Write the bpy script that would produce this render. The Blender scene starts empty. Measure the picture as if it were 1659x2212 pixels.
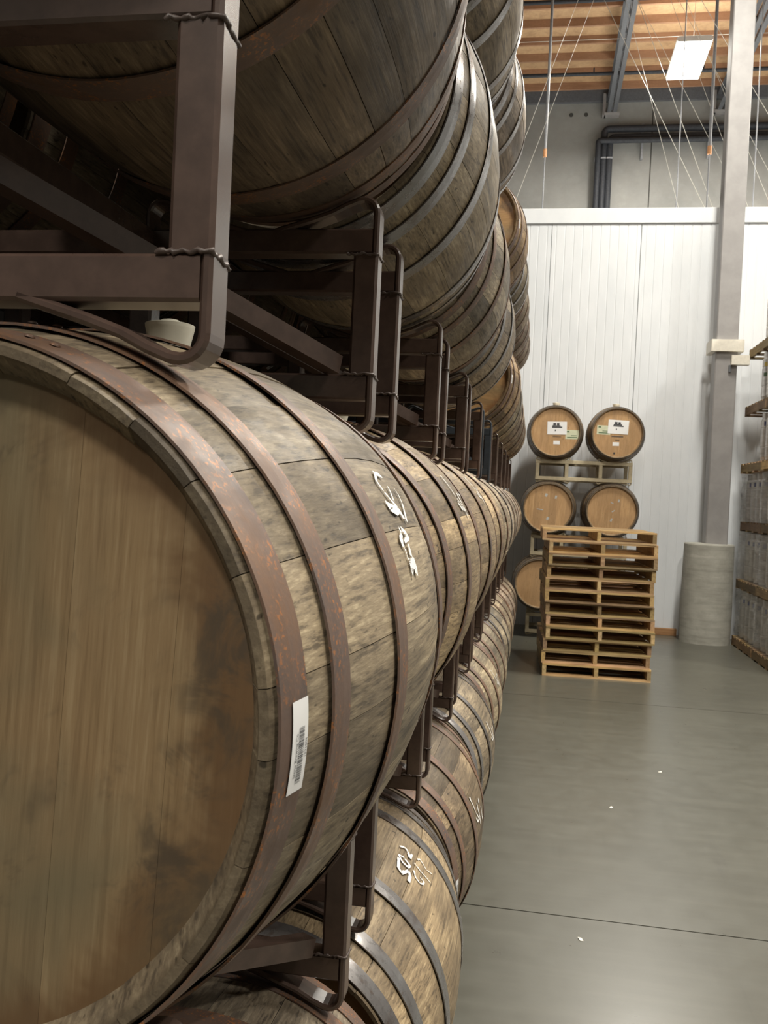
import bpy, math, random
from mathutils import Vector, Matrix
random.seed(7)
PI = math.pi
SC = bpy.context.scene
COL = SC.collection

# ------------------------------------------------------------------ camera
CAM_H = 1.687
F_PX, YAW, PITCH, ROLL = 1950.0, 0.171, -0.0178, 0.047
cd = bpy.data.cameras.new('camera')
cd.sensor_fit = 'VERTICAL'; cd.sensor_height = 24.0; cd.sensor_width = 18.0
cd.lens = F_PX / 2212.0 * 24.0
cd.clip_start = 0.02; cd.clip_end = 200
cd.dof.use_dof = True; cd.dof.focus_distance = 1.25; cd.dof.aperture_fstop = 17.0
cam = bpy.data.objects.new('camera', cd); COL.objects.link(cam)
cy, sy, cp, sp = math.cos(YAW), math.sin(YAW), math.cos(PITCH), math.sin(PITCH)
Fv = Vector((-sy * cp, cy * cp, sp)); Rv = Vector((cy, sy, 0)); Uv = Rv.cross(Fv)
R2 = math.cos(ROLL) * Rv + math.sin(ROLL) * Uv
U2 = -math.sin(ROLL) * Rv + math.cos(ROLL) * Uv
M = Matrix(((R2.x, U2.x, -Fv.x, 0), (R2.y, U2.y, -Fv.y, 0), (R2.z, U2.z, -Fv.z, CAM_H), (0, 0, 0, 1)))
cam.matrix_world = M
SC.camera = cam

# ------------------------------------------------------------------ world, exposure
w = bpy.data.worlds.new('world'); SC.world = w; w.use_nodes = True
w.node_tree.nodes['Background'].inputs[0].default_value = (0.9, 0.95, 1.0, 1)
w.node_tree.nodes['Background'].inputs[1].default_value = 0.05
SC.view_settings.view_transform = 'Standard'
SC.view_settings.look = 'None'
SC.view_settings.gamma = 1.0
SC.view_settings.use_curve_mapping = False
SC.view_settings.exposure = -0.05
LAMP_DOWN = 540.0      # each high-bay fixture, light thrown to the floor
LAMP_UP = 38.0         # and through its top slots to the roof
LAMP_COL = (1.0, 0.955, 0.86)

# ------------------------------------------------------------------ mesh helpers
class MB:
    def __init__(s):
        s.v = []; s.f = []; s.sm = []
    def add(s, vs, fs, smooth=False):
        b = len(s.v); s.v += [tuple(p) for p in vs]
        for f in fs:
            s.f.append(tuple(b + k for k in f)); s.sm.append(smooth)
    def box(s, x0, x1, y0, y1, z0, z1):
        s.add([(x0,y0,z0),(x1,y0,z0),(x1,y1,z0),(x0,y1,z0),(x0,y0,z1),(x1,y0,z1),(x1,y1,z1),(x0,y1,z1)],
              [(0,3,2,1),(4,5,6,7),(0,1,5,4),(1,2,6,5),(2,3,7,6),(3,0,4,7)])
    def cbox(s, x0, x1, y0, y1, z0, z1, c, axis):
        """box with its four edges along one axis chamfered"""
        if axis == 'x': a0,a1,b0,b1,l0,l1 = y0,y1,z0,z1,x0,x1; mk = lambda a,b,l:(l,a,b)
        elif axis == 'y': a0,a1,b0,b1,l0,l1 = z0,z1,x0,x1,y0,y1; mk = lambda a,b,l:(b,l,a)
        else: a0,a1,b0,b1,l0,l1 = x0,x1,y0,y1,z0,z1; mk = lambda a,b,l:(a,b,l)
        P = [(a0+c,b0),(a1-c,b0),(a1,b0+c),(a1,b1-c),(a1-c,b1),(a0+c,b1),(a0,b1-c),(a0,b0+c)]
        vs = [mk(a,b,l0) for a,b in P] + [mk(a,b,l1) for a,b in P]
        fs = [(i,(i+1)%8,8+(i+1)%8,8+i) for i in range(8)] + [tuple(range(7,-1,-1)), tuple(range(8,16))]
        s.add(vs, fs)
    def sweep(s, path, prof, frame, smooth=False, closed=False):
        """path: points; frame(i)->(n,b) axes; prof: closed list of (a,b)"""
        n = len(prof); vs = []
        for i, p in enumerate(path):
            A, B = frame(i); p = Vector(p)
            for a, b in prof: vs.append(p + A*a + B*b)
        fs = []
        m = len(path)
        for i in range(m if closed else m-1):
            j = (i+1) % m
            for k in range(n):
                fs.append((i*n+k, i*n+(k+1)%n, j*n+(k+1)%n, j*n+k))
        s.add(vs, fs, smooth)
        if not closed:
            s.add([vs[k] for k in range(n)], [tuple(range(n-1,-1,-1))])
            s.add([vs[(m-1)*n+k] for k in range(n)], [tuple(range(n))])
    def tube(s, p0, p1, r, n=8, smooth=True):
        p0, p1 = Vector(p0), Vector(p1); d = (p1-p0).normalized()
        a = d.orthogonal().normalized(); b = d.cross(a)
        prof = [(r*math.cos(2*PI*k/n), r*math.sin(2*PI*k/n)) for k in range(n)]
        s.sweep([p0, p1], prof, lambda i: (a, b), smooth)
    def polytube(s, pts, rs, n=8):
        pts = [Vector(p) for p in pts]; m = len(pts)
        if not hasattr(rs, '__len__'): rs = [rs]*m
        vs = []; up = None
        for i, p in enumerate(pts):
            d = (pts[min(i+1,m-1)] - pts[max(i-1,0)]).normalized()
            if up is None: up = d.orthogonal().normalized()
            a = (up - d*up.dot(d)).normalized(); b = d.cross(a); up = a
            for k in range(n):
                vs.append(p + a*(rs[i]*math.cos(2*PI*k/n)) + b*(rs[i]*math.sin(2*PI*k/n)))
        fs = [(i*n+k, i*n+(k+1)%n, (i+1)*n+(k+1)%n, (i+1)*n+k) for i in range(m-1) for k in range(n)]
        s.add(vs, fs, True)
        s.add(vs[:n], [tuple(range(n-1,-1,-1))]); s.add(vs[-n:], [tuple(range(n))])
    def lathe(s, prof, n=32, axis='z', smooth=True, cap=True):
        """prof: list of (r, h); one smooth band per pair of profile points"""
        mk = {'z': lambda r,t,h:(r*math.cos(t), r*math.sin(t), h), 'y': lambda r,t,h:(r*math.cos(t), h, r*math.sin(t))}[axis]
        fl = axis == 'y'
        for (r0,h0),(r1,h1) in zip(prof, prof[1:]):
            vs = [mk(r0,2*PI*k/n,h0) for k in range(n)] + [mk(r1,2*PI*k/n,h1) for k in range(n)]
            fs = [(k,(k+1)%n,n+(k+1)%n,n+k) for k in range(n)]
            if fl: fs = [f[::-1] for f in fs]
            s.add(vs, fs, smooth)
        if cap:
            for (r,h),rev in ((prof[0],True),(prof[-1],False)):
                if r > 1e-5:
                    f = tuple(range(n)); 
                    if rev != fl: f = f[::-1]
                    s.add([mk(r,2*PI*k/n,h) for k in range(n)], [f])
    def mesh(s, name, mat):
        me = bpy.data.meshes.new(name); me.from_pydata(s.v, [], s.f)
        me.polygons.foreach_set('use_smooth', s.sm)
        me.materials.append(mat); me.update()
        return me

def obj(name, me, parent=None, loc=(0,0,0), rot=(0,0,0), color=None):
    o = bpy.data.objects.new(name, me); COL.objects.link(o)
    o.location = loc; o.rotation_euler = rot
    if parent is not None: o.parent = parent
    if color: o.color = (*color, 1)
    return o
def tag(o, label, cat=None, group=None, kind=None):
    o['label'] = label
    if cat: o['category'] = cat
    if group: o['group'] = group
    if kind: o['kind'] = kind
    return o
def thing(name, label, cat, loc=(0,0,0), rot=(0,0,0), group=None):
    return tag(obj(name, None, None, loc, rot), label, cat, group)
def struct(name, me, label=None, loc=(0,0,0)):
    o = obj(name, me, None, loc); o['kind'] = 'structure'
    if label: o['label'] = label
    return o

# ------------------------------------------------------------------ materials
class NT:
    def __init__(s, name):
        s.m = bpy.data.materials.new(name); s.m.use_nodes = True
        s.t = s.m.node_tree; s.bsdf = s.t.nodes['Principled BSDF']
    def n(s, typ, **kw):
        nd = s.t.nodes.new(typ)
        for k, v in kw.items(): setattr(nd, k, v)
        return nd
    def l(s, a, b): s.t.links.new(a, b)
    def inp(s, sock, v):
        if hasattr(v, 'is_linked') or isinstance(v, bpy.types.NodeSocket): s.l(v, sock)
        elif isinstance(v, (tuple, list)) and len(v) == 3 and sock.type == 'RGBA': sock.default_value = (*v, 1)
        else: sock.default_value = v
    def coord(s, scale=(1,1,1), rand=True, loc=(0,0,0)):
        tc = s.n('ShaderNodeTexCoord'); out = tc.outputs['Object']
        if rand:
            oi = s.n('ShaderNodeObjectInfo'); mul = s.n('ShaderNodeMath', operation='MULTIPLY'); s.l(oi.outputs['Random'], mul.inputs[0]); mul.inputs[1].default_value = 37.0
            ad = s.n('ShaderNodeVectorMath', operation='ADD'); s.l(out, ad.inputs[0]); s.l(mul.outputs[0], ad.inputs[1]); out = ad.outputs[0]
        mp = s.n('ShaderNodeMapping'); s.l(out, mp.inputs[0]); mp.inputs['Scale'].default_value = scale; mp.inputs['Location'].default_value = loc
        return mp.outputs[0]
    def noise(s, vec, scale, detail=4, rough=0.55, dist=0.0):
        nd = s.n('ShaderNodeTexNoise'); s.l(vec, nd.inputs['Vector'])
        nd.inputs['Scale'].default_value = scale; nd.inputs['Detail'].default_value = detail
        nd.inputs['Roughness'].default_value = rough; nd.inputs['Distortion'].default_value = dist
        return nd.outputs['Fac']
    def ramp(s, fac, stops):
        nd = s.n('ShaderNodeValToRGB'); s.l(fac, nd.inputs[0]); e = nd.color_ramp.elements; nd.color_ramp.interpolation = 'EASE'
        while len(e) < len(stops): e.new(0.5)
        for k, (p, c) in enumerate(stops):
            e[k].position = p; e[k].color = (c, c, c, 1) if not hasattr(c, '__len__') else (*c, 1)
        return nd.outputs[0]
    def mix(s, fac, a, b, mode='MIX'):
        nd = s.n('ShaderNodeMix', data_type='RGBA', blend_type=mode)
        s.inp(nd.inputs[0], fac); s.inp(nd.inputs[6], a); s.inp(nd.inputs[7], b)
        return nd.outputs[2]
    def math(s, op, a, b=0.0):
        nd = s.n('ShaderNodeMath', operation=op); s.inp(nd.inputs[0], a); s.inp(nd.inputs[1], b)
        return nd.outputs[0]
    def info(s, what):
        return s.n('ShaderNodeObjectInfo').outputs[what]
    def bump(s, h, strength=0.3, dist=0.002):
        nd = s.n('ShaderNodeBump'); s.l(h, nd.inputs['Height']); nd.inputs['Strength'].default_value = strength; nd.inputs['Distance'].default_value = dist
        s.l(nd.outputs[0], s.bsdf.inputs['Normal'])
    def out(s, col, rough=0.6, metal=0.0, spec=None):
        s.inp(s.bsdf.inputs['Base Color'], col); s.inp(s.bsdf.inputs['Roughness'], rough); s.inp(s.bsdf.inputs['Metallic'], metal)
        if spec is not None: s.inp(s.bsdf.inputs['Specular IOR Level'], spec)
        return s.m

def mat_oak(name, grain_axis, dark, mid, light, stain, tone=(0.72, 1.18), stain_lo=0.40, stain_hi=0.64, rim=None):
    N = NT(name)
    g = {'y': (70, 3.0, 70), 'z': (70, 70, 3.0), 'x': (3.0, 70, 70)}[grain_axis]
    g2 = tuple(k*3.3 for k in g)
    fine = N.noise(N.coord(g2), 1.0, 3, 0.65)
    grain = N.math('ADD', N.math('MULTIPLY', N.noise(N.coord(g), 1.0, 3, 0.65), 0.45), N.math('MULTIPLY', fine, 0.55))
    st = {'y': (1.5, 0.55, 1.5), 'z': (1.5, 1.5, 0.55), 'x': (0.55, 1.5, 1.5)}[grain_axis]
    blot = N.noise(N.coord(st), 9.0, 4, 0.68, 0.3)
    big = N.noise(N.coord(st, loc=(3,8,1)), 4.0, 3, 0.6, 0.5)
    col = N.ramp(grain, [(0.37, dark), (0.50, mid), (0.63, light)])
    col = N.mix(N.ramp(blot, [(0.28, 0.42), (0.64, 0.0)]), col, dark)
    col = N.mix(N.ramp(big, [(stain_lo, 0.50), (stain_hi, 0.0)]), col, stain)
    if grain_axis == 'y':
        # end grain of the chimes, grimy from handling
        sp_ = N.n('ShaderNodeSeparateXYZ'); tc0 = N.n('ShaderNodeTexCoord'); N.l(tc0.outputs['Object'], sp_.inputs[0])
        ey = N.math('ADD', sp_.outputs[1], N.math('MULTIPLY', N.math('SUBTRACT', blot, 0.5), 0.02))
        col = N.mix(N.ramp(ey, [(0.0, 0.72), (0.010, 0.0)]), col, (0.085, 0.066, 0.046))
    pit = N.noise(N.coord((110, 40, 110)), 1.0, 1, 0.5)
    if not rim: col = N.mix(N.ramp(pit, [(0.22, 0.75), (0.30, 0.0)]), col, (0.018, 0.014, 0.010))
    if rim:
        # spirit and damp stains soaked into the head: patchy band near the croze, grey-green bloom, dark seep marks
        tc = N.n('ShaderNodeTexCoord'); ln = N.n('ShaderNodeVectorMath', operation='LENGTH'); fl = N.n('ShaderNodeMapping'); fl.inputs['Scale'].default_value = (1, 0, 1)
        N.l(tc.outputs['Object'], fl.inputs[0]); N.l(fl.outputs[0], ln.inputs[0])
        w1 = N.noise(fl.outputs[0], 7.0, 4, 0.65, 0.8); w2 = N.noise(fl.outputs[0], 16.0, 4, 0.7, 1.2); w3 = N.noise(fl.outputs[0], 3.2, 3, 0.6, 0.6)
        edge = N.math('ADD', ln.outputs['Value'], N.math('MULTIPLY', N.math('SUBTRACT', w1, 0.5), 0.13))
        col = N.mix(N.ramp(edge, [(0.205, 0.0), (0.248, 0.85)]), col, rim)
        col = N.mix(N.ramp(w3, [(0.42, 0.0), (0.66, 0.75)]), col, (0.150, 0.138, 0.092))
        seep = N.math('MULTIPLY', N.ramp(w2, [(0.44, 0.0), (0.66, 1.0)]), N.ramp(w1, [(0.47, 0.0), (0.66, 0.8)]))
        col = N.mix(seep, col, (0.075, 0.060, 0.045))
    tr = N.n('ShaderNodeMapRange'); N.l(N.info('Random'), tr.inputs[0]); tr.inputs[3].default_value = tone[0]; tr.inputs[4].default_value = tone[1]
    col = N.mix(1.0, col, tr.outputs[0], 'MULTIPLY')
    col = N.mix(1.0, col, N.info('Color'), 'MULTIPLY')
    N.bump(fine, 0.35, 0.0012)
    return N.out(col, N.ramp(blot, [(0.3, 0.72), (0.7, 0.46)]), 0.0, 0.4)

M_stave = mat_oak('weathered_oak_stave', 'y', (0.110,0.089,0.067), (0.268,0.217,0.154), (0.42,0.352,0.256), (0.070,0.058,0.048), (0.58, 1.34), 0.38, 0.60)
M_head = mat_oak('weathered_oak_head', 'z', (0.225,0.152,0.084), (0.295,0.207,0.118), (0.360,0.267,0.162), (0.140,0.122,0.082), (0.92, 1.08), 0.34, 0.60, (0.140, 0.078, 0.038))
M_wine = mat_oak('light_oak_stave', 'y', (0.20,0.135,0.075), (0.34,0.24,0.135), (0.46,0.35,0.21), (0.15,0.105,0.065), (0.9,1.1))
M_winehead = mat_oak('light_oak_head', 'z', (0.40,0.235,0.105), (0.53,0.325,0.155), (0.60,0.39,0.20), (0.36,0.22,0.11), (0.92,1.06))

def mat_rust():
    N = NT('rusted_hoop_steel')
    big = N.noise(N.coord((1,1,1)), 7.0, 5, 0.65, 0.5)
    fine = N.noise(N.coord((1,1,1)), 230.0, 3, 0.6)
    mid = N.noise(N.coord((1,1,1), loc=(5,2,7)), 26.0, 4, 0.6)
    col = N.ramp(big, [(0.30, (0.098,0.078,0.072)), (0.48, (0.150,0.098,0.074)), (0.66, (0.185,0.104,0.062))])
    fl = N.math('MULTIPLY', N.ramp(fine, [(0.52, 0.0), (0.64, 1.0)]), N.ramp(mid, [(0.42, 0.0), (0.62, 0.9)]))
    col = N.mix(fl, col, (0.42, 0.160, 0.045))
    col = N.mix(1.0, col, N.info('Color'), 'MULTIPLY')
    N.bump(fine, 0.18, 0.001)
    return N.out(col, N.ramp(mid, [(0.3, 0.62), (0.7, 0.42)]), 0.15)
def mat_galv():
    N = NT('grey_hoop_steel')
    big = N.noise(N.coord((1,1,1)), 6.0, 5, 0.65, 0.6)
    fine = N.noise(N.coord((1,1,1)), 60.0, 3, 0.6)
    col = N.ramp(big, [(0.32, (0.150,0.120,0.105)), (0.5, (0.245,0.232,0.228)), (0.7, (0.33,0.325,0.325))])
    col = N.mix(N.ramp(fine, [(0.58, 0.0), (0.72, 0.55)]), col, (0.17, 0.115, 0.085))
    col = N.mix(1.0, col, N.info('Color'), 'MULTIPLY')
    N.bump(fine, 0.1, 0.001)
    return N.out(col, N.ramp(fine, [(0.3, 0.36), (0.7, 0.24)]), 0.65)
M_rust = mat_rust(); M_galv = mat_galv()

def mat_paint(name, col, var=0.12, rough=0.42, scale=30.0, spec=0.5):
    N = NT(name)
    a = N.noise(N.coord((1,1,1)), scale, 4, 0.6); b = N.noise(N.coord((1,1,1)), 400.0, 2, 0.5)
    c = N.ramp(a, [(0.3, tuple(x*(1-var) for x in col)), (0.7, tuple(min(1, x*(1+var)) for x in col))])
    N.bump(b, 0.06, 0.0005)
    return N.out(c, rough, 0.0, spec)
M_rack = mat_paint('brown_rack_paint', (0.090, 0.058, 0.046), 0.16, 0.24, spec=0.9)
M_racknavy = mat_paint('dark_blue_rack_paint', (0.020, 0.026, 0.034), 0.15, 0.5)
M_racktan = mat_paint('tan_rack_paint', (0.50, 0.43, 0.29), 0.08, 0.5)
M_weld = mat_paint('painted_weld', (0.085, 0.062, 0.053), 0.2, 0.45, 200)
M_bung = mat_paint('cream_silicone', (0.88, 0.84, 0.70), 0.04, 0.35)
M_white = mat_paint('white_label_paper', (0.86, 0.86, 0.86), 0.02, 0.4)
M_green = mat_paint('pale_green_label', (0.62, 0.64, 0.46), 0.05, 0.5)
M_ink = mat_paint('black_ink', (0.035, 0.035, 0.04), 0.1, 0.6)
M_inkgrn = mat_paint('green_ink', (0.10, 0.17, 0.09), 0.1, 0.6)
def mat_chalk():
    N = NT('white_paint_marker'); a = N.noise(N.coord((140, 30, 140), rand=False), 1.0, 3, 0.6)
    tr = N.n('ShaderNodeBsdfTransparent'); mx = N.n('ShaderNodeMixShader'); N.out((0.88, 0.87, 0.84), 0.6)
    N.l(N.ramp(a, [(0.33, 0.0), (0.43, 1.0)]), mx.inputs[0]); N.l(tr.outputs[0], mx.inputs[1]); N.l(N.bsdf.outputs[0], mx.inputs[2])
    N.l(mx.outputs[0], N.t.nodes['Material Output'].inputs[0]); return N.m
M_chalk = mat_chalk()
M_greychalk = mat_paint('grey_chalk', (0.46, 0.46, 0.44), 0.10, 0.8, 90)
M_steel = mat_paint('grey_steel', (0.115, 0.121, 0.132), 0.12, 0.45)
M_dpipe = mat_paint('dark_pipe_jacket', (0.036, 0.039, 0.046), 0.2, 0.6, spec=0.3)
M_rod = mat_paint('grey_threaded_rod', (0.30, 0.31, 0.33), 0.1, 0.4)
M_wire = mat_paint('bright_cable', (0.60, 0.58, 0.52), 0.05, 0.4)
M_brass = mat_paint('orange_coupling', (0.62, 0.30, 0.13), 0.1, 0.4)
M_colp = mat_paint('grey_column_paint', (0.295, 0.284, 0.279), 0.08, 0.5, 5)
M_pad = mat_paint('white_column_collar', (0.80, 0.76, 0.66), 0.06, 0.5)
M_house = mat_paint('white_fixture_housing', (0.75, 0.75, 0.73), 0.03, 0.4)

def mat_pine(name, axis, toned=True):
    N = NT(name)
    g = {'x': (2.5, 45, 45), 'y': (45, 2.5, 45)}[axis]
    grain = N.noise(N.coord(g), 1.0, 4, 0.6); big = N.noise(N.coord((1,1,1)), 3.0, 3, 0.6)
    col = N.ramp(grain, [(0.3, (0.33,0.215,0.105)), (0.55, (0.52,0.37,0.19)), (0.75, (0.66,0.50,0.29))])
    col = N.mix(N.ramp(big, [(0.4, 0.5), (0.62, 0.0)]), col, (0.25, 0.165, 0.095))
    col = N.mix(1.0, col, N.info('Color'), 'MULTIPLY')
    return N.out(col, 0.7)
M_pine_x = mat_pine('pallet_pine_deck', 'x'); M_pine_y = mat_pine('pallet_pine_stringer', 'y')

def mat_floor():
    N = NT('sealed_concrete_floor')
    v = N.coord((1,1,1), rand=False)
    a = N.noise(v, 0.9, 6, 0.62, 0.5); b = N.noise(v, 7.0, 5, 0.6)
    st = N.noise(N.coord((9.0, 0.7, 1), rand=False), 1.0, 5, 0.65); sx = N.noise(N.coord((1.3, 14.0, 1), rand=False), 1.0, 4, 0.6)
    col = N.ramp(a, [(0.25, (0.088,0.0865,0.070)), (0.52, (0.106,0.1045,0.085)), (0.78, (0.124,0.1225,0.100))])
    col = N.mix(N.ramp(b, [(0.28, 0.40), (0.72, 0.0)]), col, (0.078, 0.074, 0.058))
    col = N.mix(N.ramp(st, [(0.60, 0.0), (0.78, 0.40)]), col, (0.066, 0.063, 0.056))
    col = N.mix(N.ramp(sx, [(0.40, 0.0), (0.80, 0.45)]), col, (0.132, 0.129, 0.105))
    r = N.math('ADD', N.math('MULTIPLY', N.ramp(b, [(0.2, 0.0), (0.8, 1.0)]), 0.05), 0.27)
    N.bump(b, 0.02, 0.002)
    return N.out(col, r, 0.0, 0.45)
M_floor = mat_floor()
M_joint = mat_paint('dark_floor_joint', (0.055, 0.053, 0.048), 0.1, 0.9)
def mat_conc():
    N = NT('tilt_up_concrete')
    v = N.coord((1,1,1), rand=False)
    a = N.noise(v, 0.8, 6, 0.65, 0.3); b = N.noise(v, 5.0, 5, 0.65)
    col = N.ramp(a, [(0.3, (0.225,0.228,0.218)), (0.55, (0.285,0.285,0.272)), (0.75, (0.34,0.337,0.315))])
    col = N.mix(N.ramp(b, [(0.4, 0.25), (0.65, 0.0)]), col, (0.22, 0.215, 0.20))
    return N.out(col, 0.85)
M_conc = mat_conc()
M_dwall = mat_paint('low_bounce_dark_wall', (0.09, 0.085, 0.08), 0.15, 0.7, 2)  # made-up dark tone for the unseen walls, keeps bounced light down
def mat_guard():
    N = NT('concrete_column_guard')
    a = N.noise(N.coord((1.5, 1.5, 14), rand=False), 1.0, 5, 0.6, 0.3); b = N.noise(N.coord((1,1,1), rand=False), 8.0, 4, 0.6)
    col = N.ramp(a, [(0.3, (0.35,0.34,0.295)), (0.55, (0.46,0.45,0.395)), (0.75, (0.55,0.54,0.48))])
    col = N.mix(N.ramp(b, [(0.36, 0.3), (0.6, 0.0)]), col, (0.25, 0.235, 0.20))
    return N.out(col, 0.8)
M_guard = mat_guard()
def mat_panel():
    N = NT('white_insulated_panel')
    a = N.noise(N.coord((1,1,0.4), rand=True), 2.0, 4, 0.6)
    col = N.ramp(a, [(0.3, (0.69,0.72,0.75)), (0.7, (0.77,0.795,0.82))])
    return N.out(col, 0.42)
M_panel = mat_panel()
def mat_osb(name, c0, c1, c2, axis):
    N = NT(name)
    g = (1.2, 9, 9) if axis == 'x' else (5, 5, 5)
    a = N.noise(N.coord(g), 1.0, 6, 0.7, 0.3); b = N.noise(N.coord((1,1,1)), 22.0, 3, 0.7)
    col = N.ramp(a, [(0.3, c0), (0.55, c1), (0.75, c2)])
    col = N.mix(N.ramp(b, [(0.4, 0.3), (0.62, 0.0)]), col, c0)
    return N.out(col, 0.75)
M_osb = mat_osb('osb_roof_deck', (0.38,0.235,0.125), (0.52,0.340,0.185), (0.60,0.41,0.235), 'o')
M_joist = mat_osb('red_brown_joist', (0.265,0.140,0.078), (0.36,0.20,0.115), (0.43,0.25,0.145), 'x')
def mat_keg():
    N = NT('brushed_keg_steel')
    a = N.noise(N.coord((2, 2, 40)), 1.0, 4, 0.6)
    return N.out(N.ramp(a, [(0.3, (0.58,0.57,0.56)), (0.7, (0.74,0.73,0.72))]), 0.36, 0.55)
M_keg = mat_keg()
def mat_film():
    N = NT('stretch_film')
    a = N.noise(N.coord((3, 3, 12), rand=True), 1.0, 5, 0.65, 0.8)
    tr = N.n('ShaderNodeBsdfTransparent'); mx = N.n('ShaderNodeMixShader')
    N.out((0.62, 0.62, 0.61), 0.22); N.bump(a, 0.6, 0.02)
    f = N.ramp(a, [(0.3, 0.10), (0.7, 0.42)])
    N.l(f, mx.inputs[0]); N.l(tr.outputs[0], mx.inputs[1]); N.l(N.bsdf.outputs[0], mx.inputs[2])
    N.l(mx.outputs[0], N.t.nodes['Material Output'].inputs[0])
    return N.m
M_film = mat_film()
def mat_emit():
    N = NT('fluorescent_lens'); N.out((0.9, 0.9, 0.88), 0.4)
    N.inp(N.bsdf.inputs['Emission Color'], (1.0, 0.95, 0.85)); N.bsdf.inputs['Emission Strength'].default_value = 12.0
    return N.m
M_emit = mat_emit()

# ------------------------------------------------------------------ the setting
XL, XR, YN, YF, ZR = -1.72, 11.0, -25.0, 20.0, 10.62
m = MB(); m.box(XL-0.2, XR+0.2, YN-0.2, YF+0.2, -0.30, -0.012)
floor = struct('floor', m.mesh('floor', M_joint), 'grey sealed concrete floor with straight saw-cut joints')
ys = [YN-0.2] + [3.76 + 4.25*k for k in range(-6, 4)] + [YF+0.2]
xs = [XL-0.2, 3.2, 7.4, XR+0.2]
for a, b in zip(ys, ys[1:]):
    for c, d in zip(xs, xs[1:]):
        m = MB(); m.box(c+0.004, d-0.004, a+0.004, b-0.004, -0.011, 0.0)
        obj('slab', m.mesh('slab', M_floor), floor)
def wall(name, x0, x1, y0, y1, z0, z1, mat, label):
    m = MB(); m.box(x0, x1, y0, y1, z0, z1); return struct(name, m.mesh(name, mat), label)
wall_far = wall('wall_far', XL-0.2, XR+0.2, YF, YF+0.2, 0, ZR, M_conc, 'bare grey concrete wall high above the white panel wall')
wall('wall_left', XL-0.2, XL, YN-0.2, YF, 0, ZR, M_dwall, 'unseen wall behind the stacked barrel row, darkened to cut bounced light')  # unseen, set close to block light from behind the racks
wall('wall_right', XR, XR+0.2, YN-0.2, YF, 0, ZR, M_dwall, 'unseen wall on the far side of the hall, darkened to cut bounced light')
wall('wall_rear', XL, XR, YN-0.2, YN, 0, ZR, M_dwall, 'unseen wall behind the camera, darkened to cut bounced light')
# roof: deck and joists
m = MB(); m.box(XL-0.2, XR+0.2, YN-0.2, YF+0.2, ZR, ZR+0.06)
ceil = struct('ceiling', m.mesh('ceiling', M_osb), 'strand-board roof deck carried on red-brown joists')
m = MB(); m.box(XL, XR, -0.022, 0.022, -0.15, 0); jm = m.mesh('joist', M_joist)
yj = 19.62
while yj > YN:
    obj('joist', jm, ceil, (0, yj, ZR)); yj -= 0.645
m = MB(); m.box(XL, XR, YF-0.09, YF, ZR-0.28, ZR); obj('ledger', m.mesh('ledger', M_steel), ceil)
# joints and bolt holes in the concrete wall
for x in (1.95, 3.42):
    m = MB(); m.box(x-0.012, x+0.012, YF-0.004, YF+0.01, 0, ZR-0.3); obj('wall_joint', m.mesh('wall_joint', M_joint), wall_far)
for x in (0.24, 0.554):
    m = MB(); m.lathe([(0.045, YF-0.006), (0.045, YF+0.02)], 16, 'y'); obj('bolt_hole', m.mesh('bolt_hole', M_joint), wall_far, (x, 0, 10.1))
# white cold-room wall of ribbed panels
YW, ZW = 12.62, 5.72
m = MB(); m.box(XL, XR, YW+0.012, YW+0.12, 0, ZW-0.02)
wb = struct('wall_back', m.mesh('wall_back', M_joint), 'white cold-room wall of tall ribbed metal panels')
PW = 1.19; x0 = -0.026*YW/12.0 - 2*PW
def panel_mesh(wd):
    m = MB(); prof = [(0.0, 0.010), (0.004, 0.0)]
    nr = 10
    for k in range(nr):
        c = wd*(k+0.5)/nr
        prof += [(c-0.010, 0.0), (c-0.004, 0.0035), (c+0.004, 0.0035), (c+0.010, 0.0)]
    prof += [(wd-0.004, 0.0), (wd, 0.010)]
    vs = [(x, y, 0) for x, y in prof] + [(x, y, ZW-0.20) for x, y in prof]; n = len(prof)
    m.add(vs, [(i, i+1, n+i+1, n+i) for i in range(n-1)])
    m.add([(0,0.012,0),(wd,0.012,0),(wd,0.012,ZW-0.2),(0,0.012,ZW-0.2)], [(0,3,2,1)])
    return m.mesh('panel', M_panel)
pm = panel_mesh(PW-0.004)
xx = x0
while xx < XR - PW:
    if xx > XL: obj('panel', pm, wb, (xx, YW-0.002, 0))
    xx += PW
m = MB(); m.cbox(XL, XR, YW-0.03, YW+0.14, ZW-0.205, ZW, 0.006, 'x')
t = struct('trim_1', m.mesh('trim_1', M_panel), 'white metal cap along the top of the panel wall')
m = MB(); m.box(XL, XR, YW+0.12, YF, ZW-0.20, ZW-0.06)
struct('ceiling_cold_room', m.mesh('ceiling_cold_room', M_panel), 'flat top of the cold room behind the white wall')

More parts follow.
